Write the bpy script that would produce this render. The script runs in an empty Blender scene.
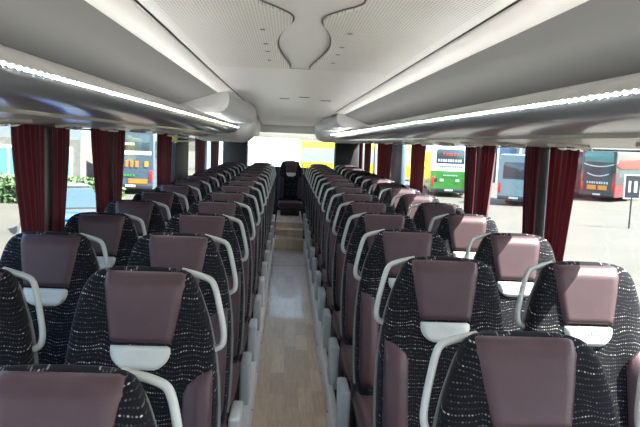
import bpy, bmesh, math, random
from mathutils import Vector, Matrix
random.seed(7)
PI = math.pi
scene = bpy.context.scene
COL = scene.collection

# ------------------------------------------------------------------ materials
def lin(c):
    return tuple(((v/255)/12.92 if v/255 <= .04045 else ((v/255+.055)/1.055)**2.4) for v in c)
def mat(name, rgb, rough=.5, metal=0., coat=0., noise=0., nscale=40., bump=0., bscale=200., sheen=0., lin_rgb=None, spec=.5):
    m = bpy.data.materials.new(name); m.use_nodes = True
    nt = m.node_tree; b = nt.nodes['Principled BSDF']
    c = lin_rgb or lin(rgb)
    b.inputs['Base Color'].default_value = (*c, 1)
    b.inputs['Roughness'].default_value = rough
    b.inputs['Metallic'].default_value = metal
    b.inputs['Coat Weight'].default_value = coat
    b.inputs['Sheen Weight'].default_value = sheen
    b.inputs['Specular IOR Level'].default_value = spec
    tc = nt.nodes.new('ShaderNodeTexCoord')
    if noise:
        n = nt.nodes.new('ShaderNodeTexNoise'); n.inputs['Scale'].default_value = nscale; n.inputs['Detail'].default_value = 5
        nt.links.new(tc.outputs['Object'], n.inputs['Vector'])
        r = nt.nodes.new('ShaderNodeValToRGB')
        r.color_ramp.elements[0].position = .3; r.color_ramp.elements[1].position = .7
        r.color_ramp.elements[0].color = (*[v*(1-noise) for v in c], 1)
        r.color_ramp.elements[1].color = (*[min(1, v*(1+noise)) for v in c], 1)
        nt.links.new(n.outputs['Fac'], r.inputs['Fac']); nt.links.new(r.outputs['Color'], b.inputs['Base Color'])
    if bump:
        n2 = nt.nodes.new('ShaderNodeTexNoise'); n2.inputs['Scale'].default_value = bscale; n2.inputs['Detail'].default_value = 3
        nt.links.new(tc.outputs['Object'], n2.inputs['Vector'])
        bp = nt.nodes.new('ShaderNodeBump'); bp.inputs['Strength'].default_value = bump; bp.inputs['Distance'].default_value = .002
        nt.links.new(n2.outputs['Fac'], bp.inputs['Height']); nt.links.new(bp.outputs['Normal'], b.inputs['Normal'])
    return m

class NG:                                   # tiny helper for node graphs
    def __init__(s, m): s.nt = m.node_tree; s.b = s.nt.nodes['Principled BSDF']
    def n(s, t, **k):
        x = s.nt.nodes.new(t)
        for a, v in k.items(): setattr(x, a, v)
        return x
    def put(s, sock, v):
        if isinstance(v, bpy.types.NodeSocket): s.nt.links.new(v, sock)
        else: sock.default_value = v
    def m(s, op, a, b=0., c=0.):
        x = s.n('ShaderNodeMath', operation=op)
        s.put(x.inputs[0], a); s.put(x.inputs[1], b); s.put(x.inputs[2], c)
        return x.outputs[0]
    def ramp(s, v, lo, hi, a=0., b=1.):
        x = s.n('ShaderNodeMapRange'); x.interpolation_type = 'SMOOTHSTEP'
        s.put(x.inputs['Value'], v); s.put(x.inputs['From Min'], lo); s.put(x.inputs['From Max'], hi)
        s.put(x.inputs['To Min'], a); s.put(x.inputs['To Max'], b)
        return x.outputs[0]
    def mix(s, f, a, b):
        x = s.n('ShaderNodeMix', data_type='RGBA')
        s.put(x.inputs[0], f); s.put(x.inputs[6], a); s.put(x.inputs[7], b)
        return x.outputs[2]
    def white(s, x, y):
        c = s.n('ShaderNodeCombineXYZ'); s.put(c.inputs[0], x); s.put(c.inputs[1], y)
        w = s.n('ShaderNodeTexWhiteNoise', noise_dimensions='3D'); s.nt.links.new(c.outputs[0], w.inputs['Vector'])
        return w.outputs['Value']

def fabric_mat():
    m = mat('seat_fabric', (0, 0, 0), rough=.85, sheen=.03, spec=.12); g = NG(m)
    tc = g.n('ShaderNodeTexCoord'); sp = g.n('ShaderNodeSeparateXYZ')
    g.nt.links.new(tc.outputs['Object'], sp.inputs[0])
    x, y, z = sp.outputs
    nz = g.n('ShaderNodeTexNoise'); nz.inputs['Scale'].default_value = 9; nz.inputs['Detail'].default_value = 1
    g.nt.links.new(tc.outputs['Object'], nz.inputs['Vector'])
    ph = g.m('MULTIPLY', nz.outputs['Fac'], 9.)
    wv = g.m('MULTIPLY', g.m('SINE', g.m('ADD', g.m('MULTIPLY', x, 48.), ph)), .0055)
    zz = g.m('ADD', g.m('ADD', g.m('SUBTRACT', z, g.m('MULTIPLY', y, .6)), wv), 5.)
    xx = g.m('ADD', x, 5.)
    px, pz = .0074, .0125
    cx = g.m('DIVIDE', xx, px); cz = g.m('DIVIDE', zz, pz)
    dx = g.m('MULTIPLY', g.m('SUBTRACT', g.m('FRACT', cx), .5), px)
    dz = g.m('MULTIPLY', g.m('SUBTRACT', g.m('FRACT', cz), .5), pz)
    d = g.m('SQRT', g.m('ADD', g.m('MULTIPLY', dx, dx), g.m('MULTIPLY', g.m('MULTIPLY', dz, dz), 1.9)))
    dot = g.ramp(d, .0014, .0028, 1., 0.)
    fx = g.m('FLOOR', cx); fz = g.m('FLOOR', cz)
    r1 = g.m('POWER', g.white(fx, fz), 2.6)
    row = g.ramp(g.white(fz, 3.3), .55, .8, .26, 1.)
    k = g.m('MULTIPLY', g.m('MULTIPLY', dot, row), g.m('ADD', g.m('MULTIPLY', r1, .95), .12))
    col = g.mix(k, (.0034, .0036, .0062, 1), (.42, .41, .39, 1))
    g.nt.links.new(col, g.b.inputs['Base Color'])
    return m

def leather_mat():
    m = mat('plum_leather', (64, 48, 52), rough=.43, bump=.25, bscale=420, noise=.10, nscale=14, spec=.25, sheen=.0)
    return m

def floor_mat():
    m = mat('aisle_vinyl', (0, 0, 0), rough=.34, coat=.15); g = NG(m)
    tc = g.n('ShaderNodeTexCoord'); sp = g.n('ShaderNodeSeparateXYZ'); g.nt.links.new(tc.outputs['Object'], sp.inputs[0])
    x, y, z = sp.outputs
    pw = .094
    cx = g.m('DIVIDE', g.m('ADD', x, 5.02), pw); ix = g.m('FLOOR', cx)
    yo = g.m('ADD', g.m('ADD', y, 20.), g.m('MULTIPLY', g.white(ix, 1.7), 1.3))
    cy = g.m('DIVIDE', yo, .42); iy = g.m('FLOOR', cy)
    tone = g.white(ix, iy)
    nz = g.n('ShaderNodeTexNoise'); nz.inputs['Scale'].default_value = 1; nz.inputs['Detail'].default_value = 6; nz.inputs['Roughness'].default_value = .65
    mp = g.n('ShaderNodeMapping'); mp.inputs['Scale'].default_value = (70, 5, 5)
    g.nt.links.new(tc.outputs['Object'], mp.inputs[0]); g.nt.links.new(mp.outputs[0], nz.inputs['Vector'])
    f = g.m('ADD', g.m('MULTIPLY', tone, .55), g.m('MULTIPLY', g.m('SUBTRACT', nz.outputs['Fac'], .5), 1.3))
    col = g.mix(g.ramp(f, -.2, .9), (*lin((190, 170, 148)), 1), (*lin((234, 216, 194)), 1))
    ex = g.m('ABSOLUTE', g.m('SUBTRACT', g.m('FRACT', cx), .5)); ey = g.m('ABSOLUTE', g.m('SUBTRACT', g.m('FRACT', cy), .5))
    e = g.m('MAXIMUM', g.ramp(ex, .475, .5), g.ramp(ey, .495, .5))
    col = g.mix(g.m('MULTIPLY', e, .35), col, (*lin((150, 134, 118)), 1))
    g.nt.links.new(col, g.b.inputs['Base Color'])
    return m

def perforated_mat():
    m = mat('perforated_plastic', (0, 0, 0), rough=.5); g = NG(m)
    tc = g.n('ShaderNodeTexCoord'); sp = g.n('ShaderNodeSeparateXYZ'); g.nt.links.new(tc.outputs['Object'], sp.inputs[0])
    x, y, z = sp.outputs
    cx = g.m('DIVIDE', g.m('ADD', x, 5.), .011); 
    cy = g.m('ADD', g.m('DIVIDE', y, .022), g.m('MULTIPLY', g.m('FLOOR', cx), .5))
    a = g.m('SUBTRACT', g.m('FRACT', cx), .5); b = g.m('SUBTRACT', g.m('FRACT', cy), .5)
    d = g.m('SQRT', g.m('ADD', g.m('MULTIPLY', a, a), g.m('MULTIPLY', b, b)))
    k = g.ramp(d, .18, .34, 1., 0.)
    col = g.mix(k, (*lin((236, 233, 222)), 1), (*lin((176, 174, 167)), 1))
    g.nt.links.new(col, g.b.inputs['Base Color'])
    return m

def led_mat():
    m = mat('led_strip', (235, 238, 240), rough=.3); g = NG(m)
    tc = g.n('ShaderNodeTexCoord'); sp = g.n('ShaderNodeSeparateXYZ'); g.nt.links.new(tc.outputs['Object'], sp.inputs[0])
    fr = g.m('ABSOLUTE', g.m('SUBTRACT', g.m('FRACT', g.m('DIVIDE', g.m('ADD', sp.outputs[1], 5.), .045)), .5))
    s = g.ramp(fr, .08, .14, 190., .35)
    g.b.inputs['Emission Color'].default_value = (.95, .97, 1, 1)
    g.nt.links.new(s, g.b.inputs['Emission Strength'])
    return m

def fill_glow_mat():  # unseen fill glow, added to lift the ceiling's brightness
    m = mat('added_fill_strip', (240, 240, 236), rough=.4); b = m.node_tree.nodes['Principled BSDF']
    b.inputs['Emission Color'].default_value = (1, .98, .95, 1); b.inputs['Emission Strength'].default_value = 4.8
    return m

def glass_mat(name, tint=(.93, .96, .95), refl=.055):
    m = bpy.data.materials.new(name); m.use_nodes = True; nt = m.node_tree; nt.nodes.clear()
    o = nt.nodes.new('ShaderNodeOutputMaterial'); mx = nt.nodes.new('ShaderNodeMixShader')
    t = nt.nodes.new('ShaderNodeBsdfTransparent'); t.inputs[0].default_value = (*tint, 1)
    g = nt.nodes.new('ShaderNodeBsdfGlossy'); g.inputs['Roughness'].default_value = .03
    g.inputs['Color'].default_value = (.9, .95, .95, 1)
    mx.inputs[0].default_value = refl
    nt.links.new(t.outputs[0], mx.inputs[1]); nt.links.new(g.outputs[0], mx.inputs[2]); nt.links.new(mx.outputs[0], o.inputs[0])
    return m

def curtain_mat():
    m = mat('wine_curtain', (72, 14, 28), rough=.8, sheen=.15, bump=.3, bscale=300, spec=.15)
    nt = m.node_tree; b = nt.nodes['Principled BSDF']; o = nt.nodes['Material Output']
    t = nt.nodes.new('ShaderNodeBsdfTranslucent'); t.inputs[0].default_value = (*lin((170, 30, 50)), 1)
    mx = nt.nodes.new('ShaderNodeMixShader'); mx.inputs[0].default_value = .12
    nt.links.new(b.outputs[0], mx.inputs[1]); nt.links.new(t.outputs[0], mx.inputs[2]); nt.links.new(mx.outputs[0], o.inputs[0])
    return m

M = dict(
    fabric=fabric_mat(), leather=leather_mat(), vinyl=floor_mat(), perf=perforated_mat(), led=led_mat(), fill_glow=fill_glow_mat(),
    glass=glass_mat('side_glass'), curtain=curtain_mat(),
    plate=mat('plate_plastic', (176, 179, 176), rough=.4),
    grey=mat('handle_plastic', (160, 163, 158), rough=.38),
    shell=mat('shell_plastic', (110, 112, 110), rough=.4),
    block=mat('cover_plastic', (184, 192, 194), rough=.42),
    base=mat('base_steel', (40, 41, 44), rough=.6),
    piping=mat('piping', (22, 21, 24), rough=.7),
    ceil=mat('ceiling_plastic', (234, 231, 224), rough=.42),
    rackw=mat('rack_light_plastic', (188, 188, 185), rough=.35),
    rackg=mat('rack_grey_felt', (122, 122, 120), rough=.8),
    under=mat('rack_gloss_plastic', (122, 126, 130), rough=.28, coat=.2),
    service=mat('service_plastic', (176, 174, 166), rough=.3),
    seam=mat('seam_dark', (92, 92, 90), rough=.6),
    housing=mat('housing_grey', (208, 209, 208), rough=.5),
    pillar=mat('pillar_grey', (128, 132, 134), rough=.6),
    bluep=mat('pillar_blue_grey', (86, 100, 114), rough=.5),
    darkp=mat('dark_trim', (22, 25, 29), rough=.6),
    wall=mat('side_wall_felt', (78, 78, 82), rough=.9),
    carpet=mat('platform_carpet', (52, 52, 56), rough=.95, noise=.3, nscale=300),
    kerb=mat('kerb_aluminium', (214, 216, 216), rough=.4),
    chrome=mat('chrome', (215, 215, 215), rough=.15, metal=1.),
    lens=mat('lamp_lens', (225, 225, 220), rough=.15),
    nosing=mat('step_nosing', (205, 200, 188), rough=.5),
    ground=mat('concrete_yard', (55, 53, 46), rough=.9, noise=.14, nscale=.5),
    red=mat('coach_red', (140, 20, 28), rough=.25, coat=.5), white=mat('coach_white', (232, 234, 232), rough=.3, coat=.4),
    maroon=mat('coach_maroon', (84, 16, 24), rough=.3, coat=.4),
    flash=mat('red_flash', (190, 32, 28), rough=.4),
    green=mat('coach_green', (44, 124, 36), rough=.3, coat=.4), yellow=mat('coach_yellow', (196, 172, 22), rough=.35, coat=.3),
    slate=mat('coach_slate', (58, 74, 86), rough=.25, coat=.5), charcoal=mat('coach_charcoal', (36, 39, 46), rough=.25, coat=.4),
    tint=mat('tinted_window', (44, 60, 66), rough=.08, coat=.5), teal=mat('teal_window', (78, 120, 118), rough=.15),
    paleglass=mat('pale_window', (116, 140, 142), rough=.1),
    orange=mat('orange_print', (206, 104, 24), rough=.4), amber=mat('amber_lamp', (214, 134, 36), rough=.3),
    redlamp=mat('red_lamp', (200, 30, 30), rough=.3), tyre=mat('tyre', (24, 24, 25), rough=.85), hub=mat('wheel_hub', (170, 172, 174), rough=.3, metal=.6),
    darktext=mat('dark_print', (70, 16, 18), rough=.5), whitep=mat('white_print', (190, 192, 194), rough=.5),
    leaf=mat('hedge_leaf', (44, 70, 33), rough=.7, noise=.4, nscale=6), bark=mat('bark', (82, 66, 52), rough=.9),
    bgrey=mat('building_cladding', (96, 106, 108), rough=.7, noise=.05, nscale=3), bdark=mat('building_dark', (70, 76, 80), rough=.7),
    bblue=mat('building_blue', (44, 78, 112), rough=.6), brick=mat('building_brick', (92, 92, 88), rough=.9, noise=.2, nscale=4),
    carblue=mat('car_blue', (18, 78, 176), rough=.25, coat=.6), cargrey=mat('car_grey', (62, 66, 66), rough=.3, coat=.5),
    hammer=mat('hammer_yellow', (220, 200, 40), rough=.4), rail=mat('railing', (206, 206, 204), rough=.4),
)

# ------------------------------------------------------------------ mesh helpers
def props(o, label=None, cat=None, group=None, kind=None):
    if label: o['label'] = label
    if cat: o['category'] = cat
    if group: o['group'] = group
    if kind: o['kind'] = kind
    return o
def link(name, me, m=None, parent=None, smooth=False, angle=40):
    if m is not None and not me.materials: me.materials.append(m)
    o = bpy.data.objects.new(name, me); COL.objects.link(o)
    if parent: o.parent = parent
    if smooth:
        me.shade_smooth()
        md = o.modifiers.new('edges', 'EDGE_SPLIT'); md.split_angle = math.radians(angle)
    return o
def obj(name, bm, m, parent=None, smooth=False, angle=40, bevel=0., seg=2):
    bmesh.ops.recalc_face_normals(bm, faces=bm.faces)
    me = bpy.data.meshes.new(name); bm.to_mesh(me); bm.free()
    o = link(name, me, m, parent, False)
    if bevel:
        md = o.modifiers.new('round', 'BEVEL'); md.width = bevel; md.segments = seg; md.limit_method = 'ANGLE'; md.angle_limit = math.radians(35)
    if smooth or bevel:
        me.shade_smooth()
        md = o.modifiers.new('edges', 'EDGE_SPLIT'); md.split_angle = math.radians(angle)
    return o
def box(bm, x0, x1, y0, y1, z0, z1):
    vs = [bm.verts.new((x, y, z)) for x in (x0, x1) for y in (y0, y1) for z in (z0, z1)]
    for f in ((0,1,3,2), (4,6,7,5), (0,4,5,1), (2,3,7,6), (0,2,6,4), (1,5,7,3)): bm.faces.new([vs[i] for i in f])
def boxo(name, m, dims, parent=None, bevel=0., seg=2):
    bm = bmesh.new(); box(bm, *dims); return obj(name, bm, m, parent, bevel=bevel, seg=seg)
def prism(bm, pts, axis, a, b):            # polygon pts extruded along an axis ('x','y','z')
    def P(p, t): return {'x': (t, p[0], p[1]), 'y': (p[0], t, p[1]), 'z': (p[0], p[1], t)}[axis]
    A = [bm.verts.new(P(p, a)) for p in pts]; B = [bm.verts.new(P(p, b)) for p in pts]; n = len(pts)
    bm.faces.new(A); bm.faces.new(B[::-1])
    for i in range(n): bm.faces.new((A[i], A[(i+1) % n], B[(i+1) % n], B[i]))
def tube(bm, pts, ra, rb=None, n=10, up=Vector((0, 1, 0)), close=True):
    rb = rb or ra; rings = []
    pts = [Vector(p) for p in pts]
    for i, p in enumerate(pts):
        t = (pts[min(i+1, len(pts)-1)] - pts[max(i-1, 0)]).normalized()
        s = t.cross(up)
        if s.length < 1e-4: s = t.cross(Vector((1, 0, 0)))
        s.normalize(); u = s.cross(t).normalized()
        rings.append([bm.verts.new(p + s*ra*math.cos(2*PI*k/n) + u*rb*math.sin(2*PI*k/n)) for k in range(n)])
    for a, b in zip(rings, rings[1:]):
        for k in range(n): bm.faces.new((a[k], a[(k+1) % n], b[(k+1) % n], b[k]))
    if close: bm.faces.new(rings[0]); bm.faces.new(rings[-1][::-1])
def smoothpath(pts, k=6):
    out = []; P = [Vector(p) for p in pts]
    for i in range(len(P)-1):
        a, b, c, d = P[max(i-1, 0)], P[i], P[i+1], P[min(i+2, len(P)-1)]
        for j in range(k):
            t = j/k
            out.append(.5*((2*b) + (c-a)*t + (2*a-5*b+4*c-d)*t*t + (3*b-a-3*c+d)*t**3))
    out.append(P[-1]); return out
def grid(bm, rows):
    V = [[bm.verts.new(p) for p in r] for r in rows]
    for a, b in zip(V, V[1:]):
        for i in range(len(a)-1): bm.faces.new((a[i], a[i+1], b[i+1], b[i]))
    return V
def empty(name, loc, rz=0., label=None, cat=None, group=None, kind=None):
    o = bpy.data.objects.new(name, None); COL.objects.link(o); o.location = loc; o.rotation_euler = (0, 0, rz)
    return props(o, label, cat, group, kind)
def copy_tree(o, parent=None):
    c = o.copy(); COL.objects.link(c); c.parent = parent
    for ch in o.children: copy_tree(ch, c)
    return c
def letters(text, size, depth, m, name, parent, loc, rot):
    cu = bpy.data.curves.new('t', 'FONT'); cu.body = text; cu.size = size; cu.extrude = depth; cu.align_x = 'CENTER'; cu.align_y = 'CENTER'
    to = bpy.data.objects.new('t', cu); COL.objects.link(to)
    bpy.context.view_layer.update()
    me = bpy.data.meshes.new_from_object(to.evaluated_get(bpy.context.evaluated_depsgraph_get()))
    bpy.data.objects.remove(to)
    me.materials.clear()
    o = link(name, me, m, parent); o.location = loc; o.rotation_euler = rot
    return o

# ------------------------------------------------------------------ camera
CAM = Vector((-.07, 0, 1.5)); F = 680.
VPX, VPY, ROLL = 288., 141., .037
d = Vector((VPX-320, 213.5-VPY, -F)).normalized()          # world +Y seen in camera axes
u = Vector((math.sin(ROLL), math.cos(ROLL), 0)); u = (u - d*u.dot(d)).normalized()
r = d.cross(u)
R = Matrix((r, d, u))                                       # camera -> world
cam = bpy.data.cameras.new('camera'); co = bpy.data.objects.new('camera', cam); COL.objects.link(co)
cam.sensor_width = 36; cam.lens = 36*F/640; cam.clip_start = .02; cam.clip_end = 500
co.matrix_world = Matrix.Translation(CAM) @ R.to_4x4()
scene.camera = co

# ------------------------------------------------------------------ seats
L, TILT = .76, math.radians(13)
DS = [0, .003, .008, .016, .028, .045, .07, .1, .14, .19, .25, .32, .4, .48, .56, .64, .70, .74, .76]
HW = [.055, .095, .125, .146, .162, .175, .186, .195, .204, .212, .219, .224, .228, .230, .230, .228, .224, .218, .208]
HA = [.055, .09, .112, .128, .138, .147, .158, .170, .185, .199, .212, .222] + HW[12:]   # aisle shoulder, cut back for the handle
SIDE = [1]
def hw(dd, x=0):
    T = HA if x*SIDE[0] > 0 else HW
    if dd <= 0: return T[0]
    for i in range(len(DS)-1):
        if dd <= DS[i+1]:
            t = (dd-DS[i])/(DS[i+1]-DS[i]); return T[i]+(T[i+1]-T[i])*t
    return T[-1]
def sst(a, b, v):
    t = max(0, min(1, (v-a)/(b-a))); return t*t*(3-2*t)
def front(x, dd, w=None):
    w = w or hw(dd, x)
    tf = .052*min(1, math.sqrt((dd+.004)/.06))
    e = max(0, 1-abs(x/w)**5)**.25
    wing = .034*sst(.24, .40, dd)*sst(.45, .78, abs(x)/w) * (1 if abs(x) < .9*w else e)
    lumbar = .018*sst(.4, .6, dd)*(1-abs(x/w)**2)
    return -tf*e - wing - lumbar*0.5
def back(x, dd, w=None):
    w = w or hw(dd, x)
    tb = .045*min(1, math.sqrt((dd+.004)/.05))
    return tb*max(0, 1-abs(x/w)**5)**.25
SX = [math.sin(PI/2*t) for t in [-1+2*i/22 for i in range(23)]]
def section(dd, ext=0.):
    W = [(q, hw(dd, q)+ext) for q in SX]
    pts = [(w*q, front(w*q*.9999, dd, w), L-dd) for q, w in W]
    return pts + [(w*q, back(w*q*.9999, dd, w), L-dd) for q, w in W[::-1][1:-1]]
def loft(bm, secs):
    V = [[bm.verts.new(p) for p in s] for s in secs]; n = len(V[0])
    for a, b in zip(V, V[1:]):
        for k in range(n): bm.faces.new((a[k], a[(k+1) % n], b[(k+1) % n], b[k]))
    bm.faces.new(V[0]); bm.faces.new(V[-1][::-1])
def panel(rows, off, thick):
    """a padded panel lying on the seat front; rows = [(d, x0, x1)]"""
    bm = bmesh.new(); nx = 14; out = []; nr = len(rows)
    for i, (dd, x0, x1) in enumerate(rows):
        rr = []
        for j in range(nx+1):
            t = j/nx; x = x0+(x1-x0)*t; lim = hw(dd, x)-.004; x = max(-lim, min(lim, x))
            edge = min(1, min(t, 1-t)*13) ; ev = min(1, min(i, nr-1-i)*.55)
            k = (1-(1-edge)**2)*(1-(1-ev)**2)
            rr.append((x, front(x, dd)-off*k+.004*(1-k), L-dd))
        out.append(rr)
    V = grid(bm, out)
    B = grid(bm, [[(p[0], p[1]+thick, p[2]) for p in rr] for rr in out])
    loop = lambda W: W[0][:-1] + [r_[-1] for r_ in W[:-1]] + W[-1][:0:-1] + [r_[0] for r_ in W[:0:-1]]
    a, b = loop(V), loop(B)
    for k in range(len(a)): bm.faces.new((a[k], a[(k+1) % len(a)], b[(k+1) % len(a)], b[k]))
    return bm
def lerp_rows(ctrl, n):
    out = []
    for i in range(n+1):
        t = i/n*(len(ctrl)-1); k = min(int(t), len(ctrl)-2); f = t-k
        out.append(tuple(ctrl[k][q]+(ctrl[k+1][q]-ctrl[k][q])*f for q in range(3)))
    return out

def make_seat(a, aisle, drop=0.):
    """a = +1 when the aisle lies towards +x; drop lowers seat onto a higher floor"""
    SIDE[0] = a
    root = empty('coach_seat', (0, 0, 0))
    rot = (-TILT, 0, 0); base = (0, -.165, .395-drop)
    def tilt(o): o.location = base; o.rotation_euler = rot; return o
    bm = bmesh.new(); loft(bm, [section(dd) for dd in DS])
    bk = tilt(obj('backrest', bm, M['fabric'], root, smooth=True, angle=60))
    bm = bmesh.new()
    loft(bm, [[(p[0], max(p[1], .012), p[2]) for p in [(q[0], (q[1]+.012 if q[1] > 0 else .012), q[2]-.016) for q in section(dd, .007)]] for dd in DS[:-2]])
    tilt(obj('back_shell', bm, M['shell'], root, smooth=True, angle=50))
    hp = tilt(obj('head_panel', panel(lerp_rows([(.013, -.122, .122), (.05, -.120, .120), (.12, -.111, .111), (.18, -.1, .1), (.226, -.092, .092)], 22), .012, .012), M['leather'], root, smooth=True, angle=70))
    rows = []
    for i in range(11):
        t = i/10; h = .090*(1-max(0, t-.15)**2.6*.75) if t < .999 else .040
        rows.append((.229+.074*t, -h, h))
    pl = tilt(obj('head_plate', panel(rows, .013, .010), M['plate'], root, smooth=True, angle=60))
    letters('SETRA', .026, .0012, M['plate'], 'lettering', pl, (0, front(0, .255)-.0135, L-.256), (PI/2, 0, 0))
    for s in (-1, 1):
        w = .212
        ctrl = []
        for i in range(17):
            t = i/16; dd = .285+.44*t
            inner = .128+.085*max(0, 1-t/.16)**1.4; outer = min(.217, hw(dd)-.012)
            ctrl.append((dd, s*inner if s > 0 else -outer, s*outer if s > 0 else -inner))
        tilt(obj('side_panel', panel(ctrl, .010, .008), M['leather'], root, smooth=True, angle=70))
    P = smoothpath([(.098, .020, L-.008), (.128, .016, L-.015), (.162, .012, L-.024), (.188, .008, L-.036), (.202, .005, L-.060), (.216, .004, L-.110), (.230, .004, L-.170), (.234, .004, L-.205), (.228, .006, L-.228), (.208, .010, L-.240)], 5)
    bm = bmesh.new(); tube(bm, [(a*p.x, p.y, p.z) for p in P], .0095, .012, 10)
    tilt(obj('grab_handle', bm, M['grey'], root, smooth=True, angle=60))
    # cushion: rounded block, base and, on the aisle side, the grey cover
    bm = bmesh.new(); secs = []
    for i in range(9):
        y = -.605+.46*i/8; e = min(1, .72+.4*math.sqrt(i/8)); ez = 1 if i else .75
        ring = []
        for k in range(28):
            an = 2*PI*k/28; c, s = math.cos(an), math.sin(an)
            ring.append((.225*e**.15*math.copysign(abs(c)**.4, c), y, .36-drop+.062*ez*math.copysign(abs(s)**.5, s)))
        secs.append(ring)
    loft(bm, secs); obj('seat_cushion', bm, M['leather'], root, smooth=True, angle=50)
    bm = bmesh.new(); prism(bm, [(-.50, 0), (-.24, 0), (-.20, .30-drop), (-.55, .30-drop)], 'x', -.17, .17)
    obj('seat_base', bm, M['base'], root, bevel=.01)
    bm = bmesh.new(); prism(bm, [(-.24, .20), (-.24, .26), (-.03, .28), (.165, .25), (.17, .23), (-.03, .25)], 'x', *((-.178, .178) if a > 0 else (-.203, .203)))
    obj('sun_baffle', bm, M['base'], root, bevel=.006)  # unseen board added behind each seat to stop sun spots on the aisle floor
    if aisle:
        bm = bmesh.new()
        prism(bm, [(-.585, .0), (-.40, .0), (-.345, .25), (-.36, .275), (-.60, .285), (-.605, .27)], 'x', a*.205, a*.258)
        obj('side_cover', bm, M['block'], root, bevel=.012, seg=3)
    return root

PITCH = .76
firsts = []
ORD = 'first second third fourth fifth sixth seventh eighth ninth tenth eleventh twelfth thirteenth fourteenth fifteenth'.split()
protos = {}
def seat(x, y, a, aisle, label, group):
    key = (a, aisle)
    if key not in protos: o = protos[key] = make_seat(a, aisle)
    else: o = copy_tree(protos[key])
    o.location = (x, y, (-.03 if aisle else -.045) if x < 0 else -.027)
    return props(o, label, 'seat', group)
for side in (-1, 1):
    y0 = 1.33 if side < 0 else 1.56
    sname = 'shaded' if side < 0 else 'sunlit'
    for i in range(15):
        y = y0+PITCH*i-(.11 if i == 0 else 0)-(.05 if side < 0 else (-.07 if i > 0 else 0))
        dz = -.055 if i == 0 else 0
        nth = ORD[i]
        lab = 'dotted black coach seat with plum head panel, {} seat, {} row, {} side' if side < 0 else 'dotted black coach seat with plum head panel, {} seat, {} row, {} side'
        jit = random.uniform(-.012, .012) if i > 1 else 0
        a_ = seat((side*.50 if side > 0 else (-.475 if i < 2 else -.497)), y+jit, -side, True, lab.format('aisle', nth, sname), 'aisle seats on the %s side' % sname)
        if i == 0: firsts.append((a_, side))
        if not (side < 0 and i == 0):
            b_ = seat(side*1.01, y+(.10 if side > 0 and i > 2 else 0)+random.uniform(-.012, .012)*(i > 1), -side, False, lab.format('window', nth, sname), 'window seats on the %s side' % sname)
            if i == 0: firsts.append((b_, side))
for o, side in firsts:                       # the front row leans further back
    for ch in o.children:
        if abs(ch.rotation_euler.x) > .01: ch.rotation_euler.x = -TILT-math.radians(9); ch.location.z -= (.015 if side < 0 else .004)
rs = make_seat(1, False, drop=.17); rs.location = (0.01, 12.66, .17)
props(rs, 'single middle seat facing down the aisle below the rear window', 'seat')

# ------------------------------------------------------------------ shell of the coach
YF, YR = -1.1, 13.1
def struct(name, m, dims, bevel=0.): return props(boxo(name, m, dims, bevel=bevel), kind='structure')
floor = struct('floor', M['vinyl'], (-.245, .245, YF, 10.4, -.2, -.16))
struct('floor_hatch_seam', M['seam'], (-.225, .225, 9.0, 9.012, -.1602, -.159))
for nm, s in (('left', -1), ('right', 1)):
    xs = sorted((s*.2455, s*1.309))
    struct('floor_platform_'+nm, M['carpet'], (*xs, YF, YR, -.2, -.029 if s > 0 else -.046))
    # kerb along the aisle: an upright strip with a rounded lip
    bm = bmesh.new(); prism(bm, [(s*.222, -.16), (s*.222, -.012), (s*.228, .004), (s*.262, .004), (s*.268, -.004), (s*.268, -.0455), (s*.2449, -.0465), (s*.2449, -.16)], 'y', YF, 10.42)
    k = obj('trim_%d' % (1 if s < 0 else 2), bm, M['kerb'], bevel=.004); props(k, kind='structure')
    for q in range(14):
        bm = bmesh.new(); bmesh.ops.create_cone(bm, cap_ends=True, segments=10, radius1=.008, radius2=.005, depth=.006)
        sc = obj('screw', bm, M['chrome'], k, smooth=True); sc.rotation_euler = (0, -s*PI/2, 0); sc.location = (s*.220, 1.2+q*.66, -.07)
for i, (y0, y1, z1) in enumerate(((10.4, 10.78, -.005), (10.78, 11.12, .09), (11.12, 13.05, .168))):
    st = props(boxo('floor_step', M['vinyl'], (-.2215, .2215, y0, y1-.0005, -.2, z1)), kind='structure')
    boxo('nosing', M['nosing'], (-.2215, .2215, y0-.006, y0+.035, z1-.014, z1+.003), st, bevel=.003)
# side walls, pillars, glass
pill = {-1: [(3.50, 3.72), (4.76, 4.96), (7.7, 8.65), (10.5, 10.6), (12.4, 12.5)],
        1: [(3.55, 3.76), (4.84, 5.06), (8.2, 9.05), (10.8, 10.9), (12.55, 12.65)]}
wn = 1
for nm, s in (('left', -1), ('right', 1)):
    xo = sorted((s*1.26, s*1.32))
    struct('wall_'+nm, M['wall'], (*xo, YF, YR+.05, -.2, .72))
    struct('wall_%s_upper' % nm, M['ceil'], (*xo, YF, YR+.05, 1.55, 2.08))
    struct('trim_%d' % (3 if s < 0 else 4), M['darkp'], (*sorted((s*1.285, s*1.31)), YF, YR, .66, .735), bevel=.006)
    prev = YF
    for a, b in pill[s]+[(YR, YR)]:
        p = props(boxo('window_%d' % wn, M['glass'], (*sorted((s*1.337, s*1.343)), prev, a, .72, 1.55)), kind='structure'); wn += 1
        if b > a:
            big = (b-a) > .3
            struct('pillar', M[('bluep' if s > 0 else 'darkp') if big else 'pillar'], (*sorted((s*1.312, s*1.368)) , a, b, .72, 1.55), bevel=.005)
        prev = b
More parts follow.
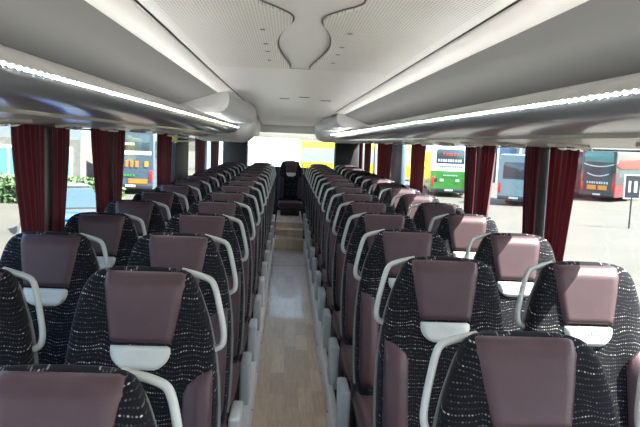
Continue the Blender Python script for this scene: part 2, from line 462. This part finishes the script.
# rear wall with window opening
struct('wall_back_lower', M['darkp'], (-1.31, 1.31, YR, YR+.08, -.2, 1.0))
struct('wall_back_upper', M['ceil'], (-1.31, 1.31, YR, YR+.08, 1.65, 2.02))
for nm, s in (('left', -1), ('right', 1)):
    struct('wall_back_'+nm, M['darkp'], (*sorted((s*.86, s*1.31)), YR, YR+.08, 1.0, 1.65))
    struct('trim_%d' % (5 if s < 0 else 6), M['darkp'], (*sorted((s*.82, s*1.28)), YR-.28, YR-.01, .5, 1.53), bevel=.04)
props(boxo('window_%d' % wn, M['glass'], (-.86, .86, YR+.03, YR+.036, 1.0, 1.65)), kind='structure')
struct('roof', M['white'], (-1.37, 1.37, YF, YR+.08, 2.08, 2.12))
# ceiling: middle, and a sloped flank each side beyond a dark groove
struct('ceiling', M['ceil'], (-.565, .565, YF, YR, 1.925, 1.945))
struct('ceiling_void', M['seam'], (-.62, .62, YF, YR, 1.948, 1.96))
# lowered rear part of the ceiling
bm = bmesh.new(); prism(bm, [(9.2, 1.924), (9.7, 1.90), (11.2, 1.885), (11.6, 1.82), (13.09, 1.79), (13.09, 1.924)], 'x', -.56, .56)
props(obj('ceiling_rear', bm, M['ceil'], smooth=True, angle=10), kind='structure')
for x, y in ((.07, 6.6), (.30, 7.0), (-.12, 6.9)):
    struct('ceiling_slot', M['seam'], (x-.05, x+.05, y, y+.05, 1.921, 1.9249))
for y in (4.06,):
    struct('ceiling_joint', M['seam'], (-.5, .5, y, y+.008, 1.9235, 1.9249))
inner = [(.06, .9), (.10, 1.5), (.16, 1.95), (.155, 2.06), (.10, 2.16), (.052, 2.27), (.048, 2.38), (.075, 2.52), (.10, 2.7), (.112, 2.9), (.108, 3.1), (.09, 3.35), (.065, 3.6), (.05, 3.78), (.055, 3.86)]
for s, nm in ((-1, 'left'), (1, 'right')):
    pts = [(p.x*.93, p.y*1.035) for p in smoothpath([(x, y, 0) for x, y in inner], 4)]
    poly = [(s*(x+.012)-.016, y) for x, y in pts] + [(s*.49, 4.03), (s*.50, 3.98), (s*.505, .9)]
    bm = bmesh.new(); prism(bm, poly, 'z', 1.914, 1.9249)
    pp = props(obj('ceiling_panel', bm, M['perf']), kind='structure')
    bm = bmesh.new(); tube(bm, [(s*(x+.007)-.016, y, 1.923) for x, y in pts], .0032, .003, 8, up=Vector((0, 0, 1)))
    obj('seam', bm, M['seam'], pp, smooth=True)
    for y in (2.62, 3.0, 3.25, 3.6):
        boxo('clip', M['seam'], (*sorted((s*.155-.016, s*.175-.016)), y, y+.014, 1.912, 1.914), pp)
    # sloped flank
    bm = bmesh.new(); prism(bm, [(s*.577, 1.928), (s*.577, 1.918), (s*.70, 1.898), (s*.72, 1.905), (s*.72, 1.93)], 'y', YF, YR)
    props(obj('ceiling_flank_'+nm, bm, M['ceil'], bevel=.006), kind='structure')

# ------------------------------------------------------------------ luggage racks
RK = {}
for s, nm, yled in ((-1, 'shaded', 8.62), (1, 'sunlit', 12.4)):
    rk = empty('luggage_rack', (0, 0, 0), label='long grey overhead luggage rack with lit lip above the %s windows' % nm, cat='luggage rack')
    ye = YR-.02; RK[s] = rk
    inner = [(.702, 1.90), (.80, 1.865), (.92, 1.82), (1.05, 1.775), (1.18, 1.72), (1.24, 1.67), (1.25, 1.625)]
    bm = bmesh.new(); P = inner+[(x+.014, z+.012) for x, z in inner[::-1]]
    prism(bm, [(s*x, z) for x, z in P], 'y', YF, ye); obj('rack_back', bm, M['rackg'], rk, smooth=True, angle=50)
    # lip: rounded nose from top edge to the strip
    lip = [(.76, 1.672), (.735, 1.69), (.722, 1.688), (.708, 1.676), (.699, 1.66), (.697, 1.647), (.72, 1.647), (.76, 1.655)]
    bm = bmesh.new(); prism(bm, [(s*x, z) for x, z in lip], 'y', YF, yled); obj('rack_lip', bm, M['rackw'], rk, smooth=True, angle=50)
    bm = bmesh.new(); prism(bm, [(s*x, z) for x, z in [(.6968, 1.6465), (.6962, 1.6435), (.698, 1.6405), (.712, 1.6405), (.712, 1.6465)]], 'y', YF, yled)
    obj('led_strip', bm, M['led'], rk)
    und = [(.7125, 1.6402), (.700, 1.6395), (.7, 1.633), (.703, 1.620), (.715, 1.602), (.745, 1.586), (.80, 1.575), (.88, 1.568), (.95, 1.566), (.95, 1.60), (.80, 1.64), (.76, 1.654), (.72, 1.6465), (.7125, 1.6465)]
    bm = bmesh.new(); prism(bm, [(s*x, z) for x, z in und], 'y', YF, yled); obj('rack_underside', bm, M['under'], rk, smooth=True, angle=45)
    sv = [(.951, 1.564), (.955, 1.552), (1.0, 1.547), (1.22, 1.525), (1.235, 1.53), (1.245, 1.60), (.951, 1.60)]
    bm = bmesh.new(); prism(bm, [(s*x, z) for x, z in sv], 'y', YF, ye); obj('service_panel', bm, M['service'], rk, smooth=True, angle=30)
    boxo('rack_floor', M['rackg'], (*sorted((s*.765, s*1.245)), YF, ye, 1.656, 1.664), rk)
    bm = bmesh.new(); prism(bm, [(s*x, z) for x, z in [(.765, 1.664), (.765, 1.684), (.79, 1.686), (.79, 1.664)]], 'y', YF+.05, yled-.1); obj('added_fill_strip', bm, M['fill_glow'], rk)  # added glowing strip hidden behind the lip, brightens the ceiling
    # curtain rail with brackets
    rl = empty('curtain_rail', (0, 0, 0), label='slim chrome curtain rail running above the %s side windows' % nm, cat='curtain rail')
    bm = bmesh.new(); tube(bm, [(s*1.30, YF+.1, 1.519), (s*1.30, YR-.32, 1.519)], .006, None, 8, up=Vector((0, 0, 1))); obj('rail', bm, M['chrome'], rl, smooth=True)
    for q in range(17):
        y = .9+q*.7
        boxo('bracket', M['chrome'], (*sorted((s*1.288, s*1.309)), y, y+.045, 1.512, 1.545), rl, bevel=.004)
    # reading lights set into the service panel, one twin unit per row
    y0 = 1.33 if s < 0 else 1.56
    lamp = None
    for i in range(1, 14):
        if lamp is None:
            bm = bmesh.new(); box(bm, -.05, .05, -.11, .11, -.012, .004); lamp = o = obj('reading_light', bm, M['service'], rk, bevel=.006)
            for q in (-.055, .055):
                bm = bmesh.new(); bmesh.ops.create_uvsphere(bm, u_segments=14, v_segments=8, radius=.022)
                e = obj('lens', bm, M['lens'], o, smooth=True); e.location = (0, q, -.012); e.scale = (1, 1, .5)
                bm = bmesh.new()
                tube(bm, [(.026*math.cos(t*PI/10), .026*math.sin(t*PI/10), 0) for t in range(21)], .004, None, 6, up=Vector((0, 0, 1)))
                e = obj('lamp_ring', bm, M['chrome'], o, smooth=True); e.location = (0, q, -.013)
        else: o = copy_tree(lamp, rk)
        o.location = (s*1.11, y0+PITCH*i-.25, 1.533); o.rotation_euler = (0, s*.12, 0)

# rounded housings that swallow the racks
def housing(s, y0, y1, y2, x0, x1, label, zlow=1.5):
    h = label
    secs = []
    for i in range(11):
        t = i/10; y = y0+(y1-y0)*t; k = sst(0, 1, t); xi = x0+(x1-x0)*k
        ring = [(xi+.02, 1.917), (xi+.004, 1.89), (xi, 1.84), (xi+.012, 1.78-.05*k), (xi+.05, 1.74-.04*k), (xi+.12, 1.72-.02*k), (1.19, 1.70), (1.20, 1.90), (.75, 1.917)]
        secs.append([(s*p, y, z) for p, z in ring])
    bm = bmesh.new(); loft(bm, secs); obj('end_fairing', bm, M['housing'], h, smooth=True, angle=50)
    secs = []
    n = 12
    for i in range(n+1):
        t = i/n; y = y1+.001+(y2-y1)*t
        e = math.sqrt(max(0, 1-(1-min(1, t*2.2))**2)) if t < .5 else math.sqrt(max(0, 1-max(0, (t-.55)/.45)**2.5))
        xi = x1+.16*(1-e); zb = zlow+.11*(1-e); zt = 1.917-.03*(1-e)
        ring = [(xi+.03, zt), (xi+.004, zt-.06), (xi, 1.76), (xi+.004, 1.66), (xi+.03, zb+.075), (xi+.09, zb+.022), (xi+.17, zb), (1.15, zb), (1.24, zb+.02), (1.25, zt)]
        secs.append([(s*p, y, z) for p, z in ring])
    bm = bmesh.new(); loft(bm, secs); obj('end_bulb', bm, M['housing'], h, smooth=True, angle=50)
    return h
housing(-1, 6.1, 8.6, 9.4, .60, .49, RK[-1], 1.455)
housing(1, 9.6, 12.3, 13.0, .60, .42, RK[1])
# box beyond the left housing
hb = struct('trim_7', M['housing'], (-1.19, -.60, 9.6, 13.0, 1.56, 1.90), bevel=.05)

# emergency hammer on the third pillar and its loop bracket
eh = empty('emergency_hammer', (-1.285, 7.4, 1.47), label='yellow emergency hammer below the rack on the shaded side', cat='emergency hammer')
bm = bmesh.new(); tube(bm, [(0, -.1, .0), (0, .1, .01)], .013, None, 8, up=Vector((0, 0, 1))); obj('hammer_handle', bm, M['hammer'], eh, smooth=True)
bm = bmesh.new(); tube(bm, [(0, .1, -.04), (0, .1, .045)], .016, .016, 8); obj('hammer_head', bm, M['hammer'], eh, smooth=True)
boxo('wall_mount', M['hammer'], (-.02, .012, -.05, -.02, -.02, .03), eh)
bm = bmesh.new(); tube(bm, smoothpath([(-1.17, 6.3, 1.505), (-1.0, 6.3, 1.49), (-.93, 6.35, 1.475), (-1.0, 6.4, 1.46), (-1.15, 6.42, 1.455)], 6), .008, None, 8, up=Vector((0, 0, 1)))
props(obj('hanging_bracket', bm, M['plate'], smooth=True), 'thin pale loop bracket hanging under the shaded side rack end', 'bracket')

# ------------------------------------------------------------------ curtains
def curtain(s, ya, yb, label, z0=.76, waist=.62, anchor=0, pl=None, group=None, seed=0, mkey='curtain'):
    rnd = random.Random(seed); w = yb-ya; n = pl or max(4, int(w/.055)); cols = n*8; rows = 16
    ph = [rnd.uniform(0, 6) for _ in range(3)]
    front_, back_ = [], []
    for i in range(rows+1):
        t = i/rows; z = 1.536+(z0-1.536)*t
        wd = w*(1-(1-waist)*sst(0, 1, min(1, t*1.15))**.9)
        c = (ya+yb)/2+.006*math.sin(t*3+ph[0])+anchor*(w-wd)/2
        fr, bk = [], []
        for j in range(cols+1):
            q = j/cols; y = c+wd*(q-.5)
            am = (.018+.006*t)*(.75+.25*math.sin(q*7+ph[1]))
            x = s*(1.278)-s*am*(.55+.45*math.sin(2*PI*n*q+ph[2]+.6*math.sin(t*4+q*5)))
            fr.append((x, y, z)); bk.append((x+s*.004, y, z))
        front_.append(fr); back_.append(bk)
    bm = bmesh.new(); A = grid(bm, front_); B = grid(bm, back_)
    lp = lambda W: W[0][:-1]+[r_[-1] for r_ in W[:-1]]+W[-1][:0:-1]+[r_[0] for r_ in W[:0:-1]]
    a, b = lp(A), lp(B)
    for k in range(len(a)): bm.faces.new((a[k], a[(k+1) % len(a)], b[(k+1) % len(a)], b[k]))
    return props(obj('curtain', bm, M[mkey], smooth=True, angle=80), label, 'curtain', group or 'curtains at the side windows')
cl = [(-1, 3.04, 3.44, 1, 'wine red curtain gathered in front of the first pillar, shaded side'),
      (-1, 3.58, 3.84, -1, 'dark wine curtain just behind the first pillar, shaded side'),
      (-1, 4.24, 4.66, 1, 'wine red curtain in front of the second pillar, shaded side'),
      (-1, 4.80, 5.10, -1, 'dark wine curtain just behind the second pillar, shaded side'),
      (-1, 6.35, 7.1, 0, 'wine red curtain ahead of the wide dark pillar, shaded side'),
      (-1, 9.0, 10.1, 0, 'wine red curtain just past the wide dark pillar, shaded side'),
      (-1, 10.8, 12.0, 0, 'last wine red curtain towards the rear window, shaded side'),
      (1, 3.09, 3.42, 1, 'wine red curtain in front of the first pillar, sunlit side'),
      (1, 3.57, 3.79, -1, 'dark wine curtain just behind the first pillar, sunlit side'),
      (1, 4.34, 4.68, 1, 'bright wine curtain in front of the second pillar, sunlit side'),
      (1, 4.82, 5.10, -1, 'dark wine curtain just behind the second pillar, sunlit side'),
      (1, 6.62, 7.40, 0, 'wine red curtain ahead of the blue grey pillar, sunlit side'),
      (1, 8.8, 10.2, 0, 'wine red curtain just past the blue grey pillar, sunlit side'),
      (1, 11.0, 11.9, 0, 'second last wine red curtain towards the rear, sunlit side'),
      (1, 12.3, 12.79, 0, 'last wine red curtain beside the rear corner, sunlit side')]
for i, (s, a, b, an, lab) in enumerate(cl): curtain(s, a, b, lab, seed=i, pl=max(4, min(9, int((b-a)/.06))), waist=.68 if b-a < .5 else .88, anchor=an)

# ------------------------------------------------------------------ the yard outside
G = -1.8
gp = struct('ground', M['ground'], (-120, 120, -60, 160, G-.2, G))
def at(px, Y, z=None):                      # point on the ground below picture column px at distance Y
    return (CAM.x+(px-VPX)/F*Y, Y)

def wheel(parent, x, y, s, r=.5):
    bm = bmesh.new(); prof = [(0, r*.55), (.0, r*.62), (.02, r*.9), (.06, r), (.24, r), (.28, r*.9), (.28, .1)]
    ring = []
    for k in range(28):
        an = 2*PI*k/28
        ring.append([bm.verts.new((-s*p, q*math.cos(an), q*math.sin(an))) for p, q in prof])
    for k in range(28):
        a, b = ring[k], ring[(k+1) % 28]
        for q in range(len(prof)-1): bm.faces.new((a[q], a[q+1], b[q+1], b[q]))
    bm.faces.new([r_[-1] for r_ in ring])
    w = obj('wheel', bm, M['tyre'], parent, smooth=True); w.location = (x, y, r)
    bm = bmesh.new(); bmesh.ops.create_cone(bm, cap_ends=True, segments=20, radius1=r*.56, radius2=r*.4, depth=.06)
    h = obj('hub_cap', bm, M['hub'], w, smooth=True); h.rotation_euler = (0, s*PI/2, 0); h.location = (s*-.01, 0, 0)

def coach(name, loc, rz, label, cat, body, upper=None, H=3.5, Ln=12., W=2.5, split=1.45, rearwin=(1.9, 3.2, .95), winmat='tint', glassband=(1.75, 2.95)):
    """rear end at y=0 facing -y"""
    root = empty(name, (loc[0], loc[1], G), rz, label, cat)
    w = W/2
    def bodypart(nm, z0, z1, m, top):
        secs = []
        for y, kx, dz in ((0, .965, .06), (.04, .985, .02), (.14, 1, 0), (Ln-.5, 1, 0), (Ln-.12, .97, .06), (Ln, .90, .2)):
            pts = [(-w*kx, z0), (w*kx, z0)]
            if top: pts += [(w*kx*.995, z1-.35), (w*kx*.97, z1-.14-dz*.4), (w*kx*.88, z1-.03-dz), (0, z1-dz), (-w*kx*.88, z1-.03-dz), (-w*kx*.97, z1-.14-dz*.4), (-w*kx*.995, z1-.35)]
            else: pts += [(w*kx, z1), (-w*kx, z1)]
            secs.append([(x, y, z) for x, z in pts])
        bm = bmesh.new(); loft(bm, secs); return obj(nm, bm, m, root, smooth=True, angle=35)
    bodypart('lower_body', .32, split, M[body], False)
    bodypart('upper_body', split+.001, H, M[upper or body], True)
    z0, z1, hwid = rearwin
    bm = bmesh.new(); prism(bm, [(-hwid, z0), (hwid, z0), (hwid*1.0, z1-.15), (hwid*.9, z1), (-hwid*.9, z1), (-hwid, z1-.15)], 'y', -.012, .05)
    obj('rear_window', bm, M[winmat], root, bevel=.01)
    for s in (-1, 1):
        k = 6; seg = (Ln-1.2)/k
        for q in range(k):
            boxo('side_window', M[winmat if winmat != 'teal' else 'tint'], (*sorted((s*(w-.02), s*(w+.006))), .5+q*seg, .5+(q+1)*seg-.06, *glassband), root)
        for yy in (2.6, Ln-2.7): wheel(root, s*(w+.005), yy, s)
        boxo('tail_lamp', M['redlamp'], (*sorted((s*(w*.80), s*(w*.94))), -.02, .04, .75, 1.35), root, bevel=.01)
    boxo('bumper', M['charcoal'], (-w*.95, w*.95, -.05, .1, .34, .58), root, bevel=.02)
    boxo('number_plate', M['whitep'], (-.27, .27, -.062, -.05, .42, .54), root)
    return root
def bars(parent, name, m, y, z, h, spans):                  # printed words seen from afar: short upright strokes
    bm = bmesh.new()
    for a, b in spans: box(bm, a, b, y-.012, y, z, z+h)
    return obj(name, bm, m, parent)
def word(x0, n, wd, gap): return [(x0+i*(wd+gap), x0+i*(wd+gap)+wd*(.75+.25*((i*7) % 3)/2)) for i in range(n)]

# red coach beyond the first sunlit pillar
x, y = at(605, 47)
rc = coach('red_coach', (x, y), -math.radians(46), 'red and charcoal coach parked tail-on, red flash along its flank', 'coach', 'maroon', 'charcoal', H=3.7, split=1.2, winmat='teal', rearwin=(2.75, 3.5, 1.0))
boxo('tail_panel', M['charcoal'], (-1.0, 1.0, -.012, .03, .62, 2.7), rc)
for s in (-1, 1): boxo('red_corner', M['red'], (*sorted((s*1.02, s*1.19)), -.014, .02, .7, 2.0), rc)
for zc, wd in ((2.62, 1.05), (1.95, .75)):
    bm = bmesh.new(); tube(bm, [(-wd+2*wd*t/12, -.02, zc-.18*(1-((t-6)/6)**2)) for t in range(13)], .035, .02, 6); obj('swoosh', bm, M['whitep'], rc, smooth=True)
bars(rc, 'lettering', M['whitep'], -.013, 1.22, .16, word(-.75, 9, .12, .05))
boxo('orange_panel', M['amber'], (-.72, -.08, -.016, 0, .80, 1.12), rc); boxo('orange_panel', M['amber'], (.04, .68, -.016, 0, .80, 1.12), rc)
bm = bmesh.new(); prism(bm, [(-.0, 2.5), (.4, 2.85), (4.6, 3.0), (4.6, 2.4), (.8, 2.35)], 'x', 1.257, 1.32)
fl = obj('red_flash', bm, M['flash'], rc)
bm = bmesh.new()
for a, b in word(1.0, 9, .24, .12): box(bm, 1.27, 1.276, a, b, 2.5, 2.8)
obj('lettering', bm, M['darktext'], fl)
# warning board on a post in front of the red coach's flank
x, y = at(642, 30)
sg = empty('yard_sign', (x, y, G), 0, 'pale framed sign board on a post beside the red coach', 'sign')
bm = bmesh.new(); tube(bm, [(0, 0, 0), (0, 0, 1.4)], .04, None, 8); obj('post', bm, M['charcoal'], sg)
boxo('board', M['charcoal'], (-.34, .34, -.03, .0, 1.4, 2.4), sg)
boxo('board_border', M['rail'], (-.40, .40, -.02, .02, 1.34, 2.46), sg)
bars(sg, 'symbol', M['rail'], -.031, 1.65, .5, [(-.2, -.1), (.06, .2)])
# white and green coach
x, y = at(452, 45)
gc = coach('green_coach', (x, y), -math.radians(9), 'white over green coach parked tail-on with dark rear window', 'coach', 'green', 'white', H=3.45, split=1.75, rearwin=(2.25, 3.2, .92))
bars(gc, 'lettering', M['redlamp'], -.013, 2.78, .16, word(-.5, 6, .12, .06))
bars(gc, 'lettering', M['whitep'], -.013, 2.36, .18, word(-.8, 10, .12, .04))
bars(gc, 'lettering', M['slate'], -.002, 2.0, .1, word(-.8, 12, .09, .05))
bars(gc, 'lettering', M['whitep'], -.002, 1.42, .08, word(-.4, 8, .09, .03))
boxo('reflector', M['whitep'], (-.62, -.38, -.016, 0, 1.05, 1.22), gc); boxo('reflector', M['whitep'], (.42, .66, -.016, 0, 1.05, 1.22), gc)
boxo('vent', M['charcoal'], (-1.15, -.8, -.016, 0, 1.0, 1.25), gc)
# slate coach on the shaded side
x, y = at(134, 38)
sc_ = coach('slate_coach', (x, y), math.radians(4), 'slate blue coach parked tail-on with orange lettering', 'coach', 'slate', 'slate', H=3.6, split=1.5, rearwin=(2.45, 3.3, 1.0))
bars(sc_, 'lettering', M['whitep'], -.013, 2.72, .12, word(-1.05, 9, .11, .03))
boxo('white_band', M['whitep'], (-1.1, 1.1, -.014, 0, 2.2, 2.4), sc_)
bars(sc_, 'lettering', M['orange'], -.013, 1.52, .34, word(-1.05, 6, .17, .09))
bars(sc_, 'lettering', M['amber'], -.013, 1.55, .3, [(.75, .95)])
bars(sc_, 'lettering', M['green'], -.013, 1.0, .1, word(-1.0, 8, .12, .04))
boxo('orange_panel', M['orange'], (-.1, .9, -.02, 0, .62, .86), sc_)
# white coach beside it, showing a pale and red flank
x, y = at(167, 53)
coach('white_coach', (x, y), math.radians(6), 'white and red coach beside the slate coach', 'coach', 'red', 'white', H=3.5, split=1.1)
# added white van standing in for the rear window glare, and the yellow bus
x, y = at(290, 42)
coach('white_van', (x, y), math.radians(133), 'tall white van added as stand-in for glare in the rear window', 'van', 'white', 'white', H=3.45, Ln=6.2, W=2.1, split=1.6, winmat='paleglass', rearwin=(1.9, 3.0, .7))
x, y = at(296, 64)
yb = coach('yellow_bus', (x, y), math.radians(-84), 'yellow bus with pale windows crossing behind the rear window', 'bus', 'yellow', 'yellow', H=3.4, Ln=11.5, split=1.3, winmat='paleglass', glassband=(1.45, 2.75))

# grey workshop with a blue band, beyond the sunlit side
x, y = at(492, 68)
bd = empty('workshop', (x, y, G), -.1, 'grey workshop with a blue upper band and dark doorway', 'building')
boxo('wall', M['bgrey'], (-1.5, 8, 0, 8, 0, 5.2), bd)
boxo('blue_band', M['bblue'], (-.6, 2.6, -.05, 0, 2.6, 4.6), bd)
boxo('doorway', M['bdark'], (-.9, 2.3, -.06, 0, 0, 2.2), bd); boxo('doorway', M['bdark'], (3.6, 6.4, -.06, 0, 0, 3.4), bd)
for q in (-1.2, .7, 2.9): boxo('column', M['rail'], (q, q+.16, -.2, -.061, 0, 4.6), bd)
x, y = at(519, 40)
pb = coach('pale_van', (x, y), -math.radians(30), 'pale blue van parked in front of the grey workshop', 'van', 'paleglass', 'paleglass', H=3.1, Ln=6, W=2.0, split=1.2, rearwin=(1.6, 2.6, .7), glassband=(1.6, 2.5))
x, y = at(574, 50)
coach('maroon_coach', (x, y), -math.radians(40), 'dark maroon coach beside the red and charcoal coach', 'coach', 'maroon', 'maroon', H=3.5, split=1.3)
# pale offices with white framed windows, shaded side
x, y = at(60, 36)
of = empty('office_building', (x, y, G), .15, 'grey office building with white framed windows behind a hedge', 'building')
boxo('wall', M['brick'], (-8, 1.3, 0, 6, 0, 2.9), of); boxo('upper_wall', M['bgrey'], (-8, 1.3, .2, 6, 2.901, 6.0), of)
for q in range(4):
    x0 = -7.6+q*2.2
    f_ = boxo('window_frame', M['white'], (x0, x0+1.9, -.06, 0, .9, 2.5), of); boxo('pane', M['teal'], (x0+.12, x0+.94, -.07, -.061, 1.02, 2.38), f_); boxo('pane', M['teal'], (x0+1.06, x0+1.78, -.07, -.061, 1.02, 2.38), f_)
def bush(name, loc, dims, n, label, cat, seed, trunk=0.):
    rnd = random.Random(seed); root = empty(name, (loc[0], loc[1], G), 0, label, cat)
    bm = bmesh.new()
    for _ in range(n):
        c = Vector((rnd.uniform(-1, 1), rnd.uniform(-1, 1), rnd.uniform(0, 1)))
        p = Vector((c.x*dims[0]/2, c.y*dims[1]/2, trunk+c.z*dims[2]))
        if trunk:
            k = math.sqrt(max(0, 1-((c.z-.5)*2)**2)); p.x *= .35+.65*k; p.y *= .35+.65*k
        a = Vector((rnd.gauss(0, 1), rnd.gauss(0, 1), rnd.gauss(0, 1))).normalized(); b = a.orthogonal().normalized(); sz = rnd.uniform(.10, .2)
        vs = [bm.verts.new(p+a*sz), bm.verts.new(p+b*sz*.5), bm.verts.new(p-a*sz), bm.verts.new(p-b*sz*.5)]
        bm.faces.new(vs)
    me = bpy.data.meshes.new('foliage'); bm.to_mesh(me); bm.free(); link('foliage', me, M['leaf'], root)
    bm = bmesh.new(); tube(bm, [(0, 0, 0), (.03, 0, trunk+dims[2]*.6)], .12 if trunk else .05, None, 8); obj('trunk' if trunk else 'stem', bm, M['bark'], root)
x, y = at(60, 31.5)
bush('hedge', (x, y), (6.0, 1.2, 1.2), 2400, 'low green hedge in front of the grey offices', 'hedge', 3)
for i, (px, Y, h) in enumerate(((410, 74, 4.5), (110, 62, 5), (236, 70, 6))):
    x, y = at(px, Y); bush('tree', (x, y), (4, 4, h-.6), 1800, ['green tree between the yellow bus and the green coach', 'green tree at the end of the office building', 'green tree behind the coaches past the rear corner'][i], 'tree', 20+i, trunk=1.0)

def car(loc, rz, m, label, hood=1.0, roof=1.47):
    root = empty('car', (loc[0], loc[1], G), rz, label, 'car')
    w = .88
    def sec(y, zt, kx, zb=.25): return [(-w*kx, y, zb), (w*kx, y, zb), (w*kx*1.02, y, (zb+zt)/2), (w*kx*.93, y, zt-.04), (w*kx*.8, y, zt), (-w*kx*.8, y, zt), (-w*kx*.93, y, zt-.04), (-w*kx*1.02, y, (zb+zt)/2)]
    bm = bmesh.new(); loft(bm, [sec(-2.1, .75, .86), sec(-2.0, .86, .95), sec(-1.3, .95, 1), sec(-.6, hood, 1), sec(1.2, hood, 1), sec(1.9, .98, .96), sec(2.1, .85, .88)])
    obj('body', bm, M[m], root, smooth=True, angle=40)
    def cab(y, zt, kx): return [(-w*kx, y, hood-.02), (w*kx, y, hood-.02), (w*kx*.96, y, (hood+zt)/2), (w*kx*.86, y, zt), (-w*kx*.86, y, zt), (-w*kx*.96, y, (hood+zt)/2)]
    bm = bmesh.new(); loft(bm, [cab(-1.05, hood+.0, .9), cab(-.25, roof-.06, .9), cab(.2, roof, .9), cab(1.1, roof-.04, .88), cab(1.75, hood, .86)])
    obj('cabin', bm, M['tint'], root, smooth=True, angle=40)
    boxo('roof_panel', M[m], (-.66, .66, -.2, 1.15, roof-.035, roof+.012), root, bevel=.02)
    for s in (-1, 1):
        for yy in (-1.35, 1.3): wheel(root, s*.9, yy, s, .32)
x, y = at(62, 14.6); car((x, y), .35, 'carblue', 'bright blue car parked close beside the shaded side windows')
x, y = at(74, 22); car((x, y), .5, 'cargrey', 'grey car parked behind the bright blue car', roof=1.6)
x, y = at(-8, 8.2); wv = coach('white_van', (x-1.6, y), .25, 'white van parked close outside the first shaded window', 'van', 'white', 'white', H=1.95, Ln=4.6, W=1.9, split=1.0, rearwin=(1.1, 1.7, .7), glassband=(1.1, 1.6))

# ------------------------------------------------------------------ light
w = bpy.data.worlds.new('sky'); scene.world = w; w.use_nodes = True
nt = w.node_tree; bg = nt.nodes['Background']; sk = nt.nodes.new('ShaderNodeTexSky'); sk.sky_type = 'NISHITA'
sk.sun_disc = False; sk.sun_elevation = math.radians(51); sk.sun_rotation = math.radians(105); sk.air_density = 1.0; sk.dust_density = 3.0; sk.ozone_density = .8
nt.links.new(sk.outputs[0], bg.inputs[0]); bg.inputs[1].default_value = .6
sl = bpy.data.lights.new('sun', 'SUN'); sl.energy = 24.; sl.angle = math.radians(.6); sl.color = (1, .95, .87)
so = bpy.data.objects.new('sun', sl); COL.objects.link(so)
el, az = math.radians(52), math.radians(15)
sd = Vector((math.cos(el)*math.cos(az), -math.cos(el)*math.sin(az), math.sin(el)))
so.rotation_euler = sd.to_track_quat('Z', 'Y').to_euler()

vs = scene.view_settings; vs.view_transform = 'Standard'; vs.look = 'None'; vs.gamma = 1; vs.use_curve_mapping = False; vs.exposure = 0.95
scene.cycles.max_bounces = 12; scene.cycles.diffuse_bounces = 6; scene.cycles.glossy_bounces = 4; scene.cycles.transparent_max_bounces = 16
scene.cycles.use_denoising = True; scene.cycles.sample_clamp_indirect = 8
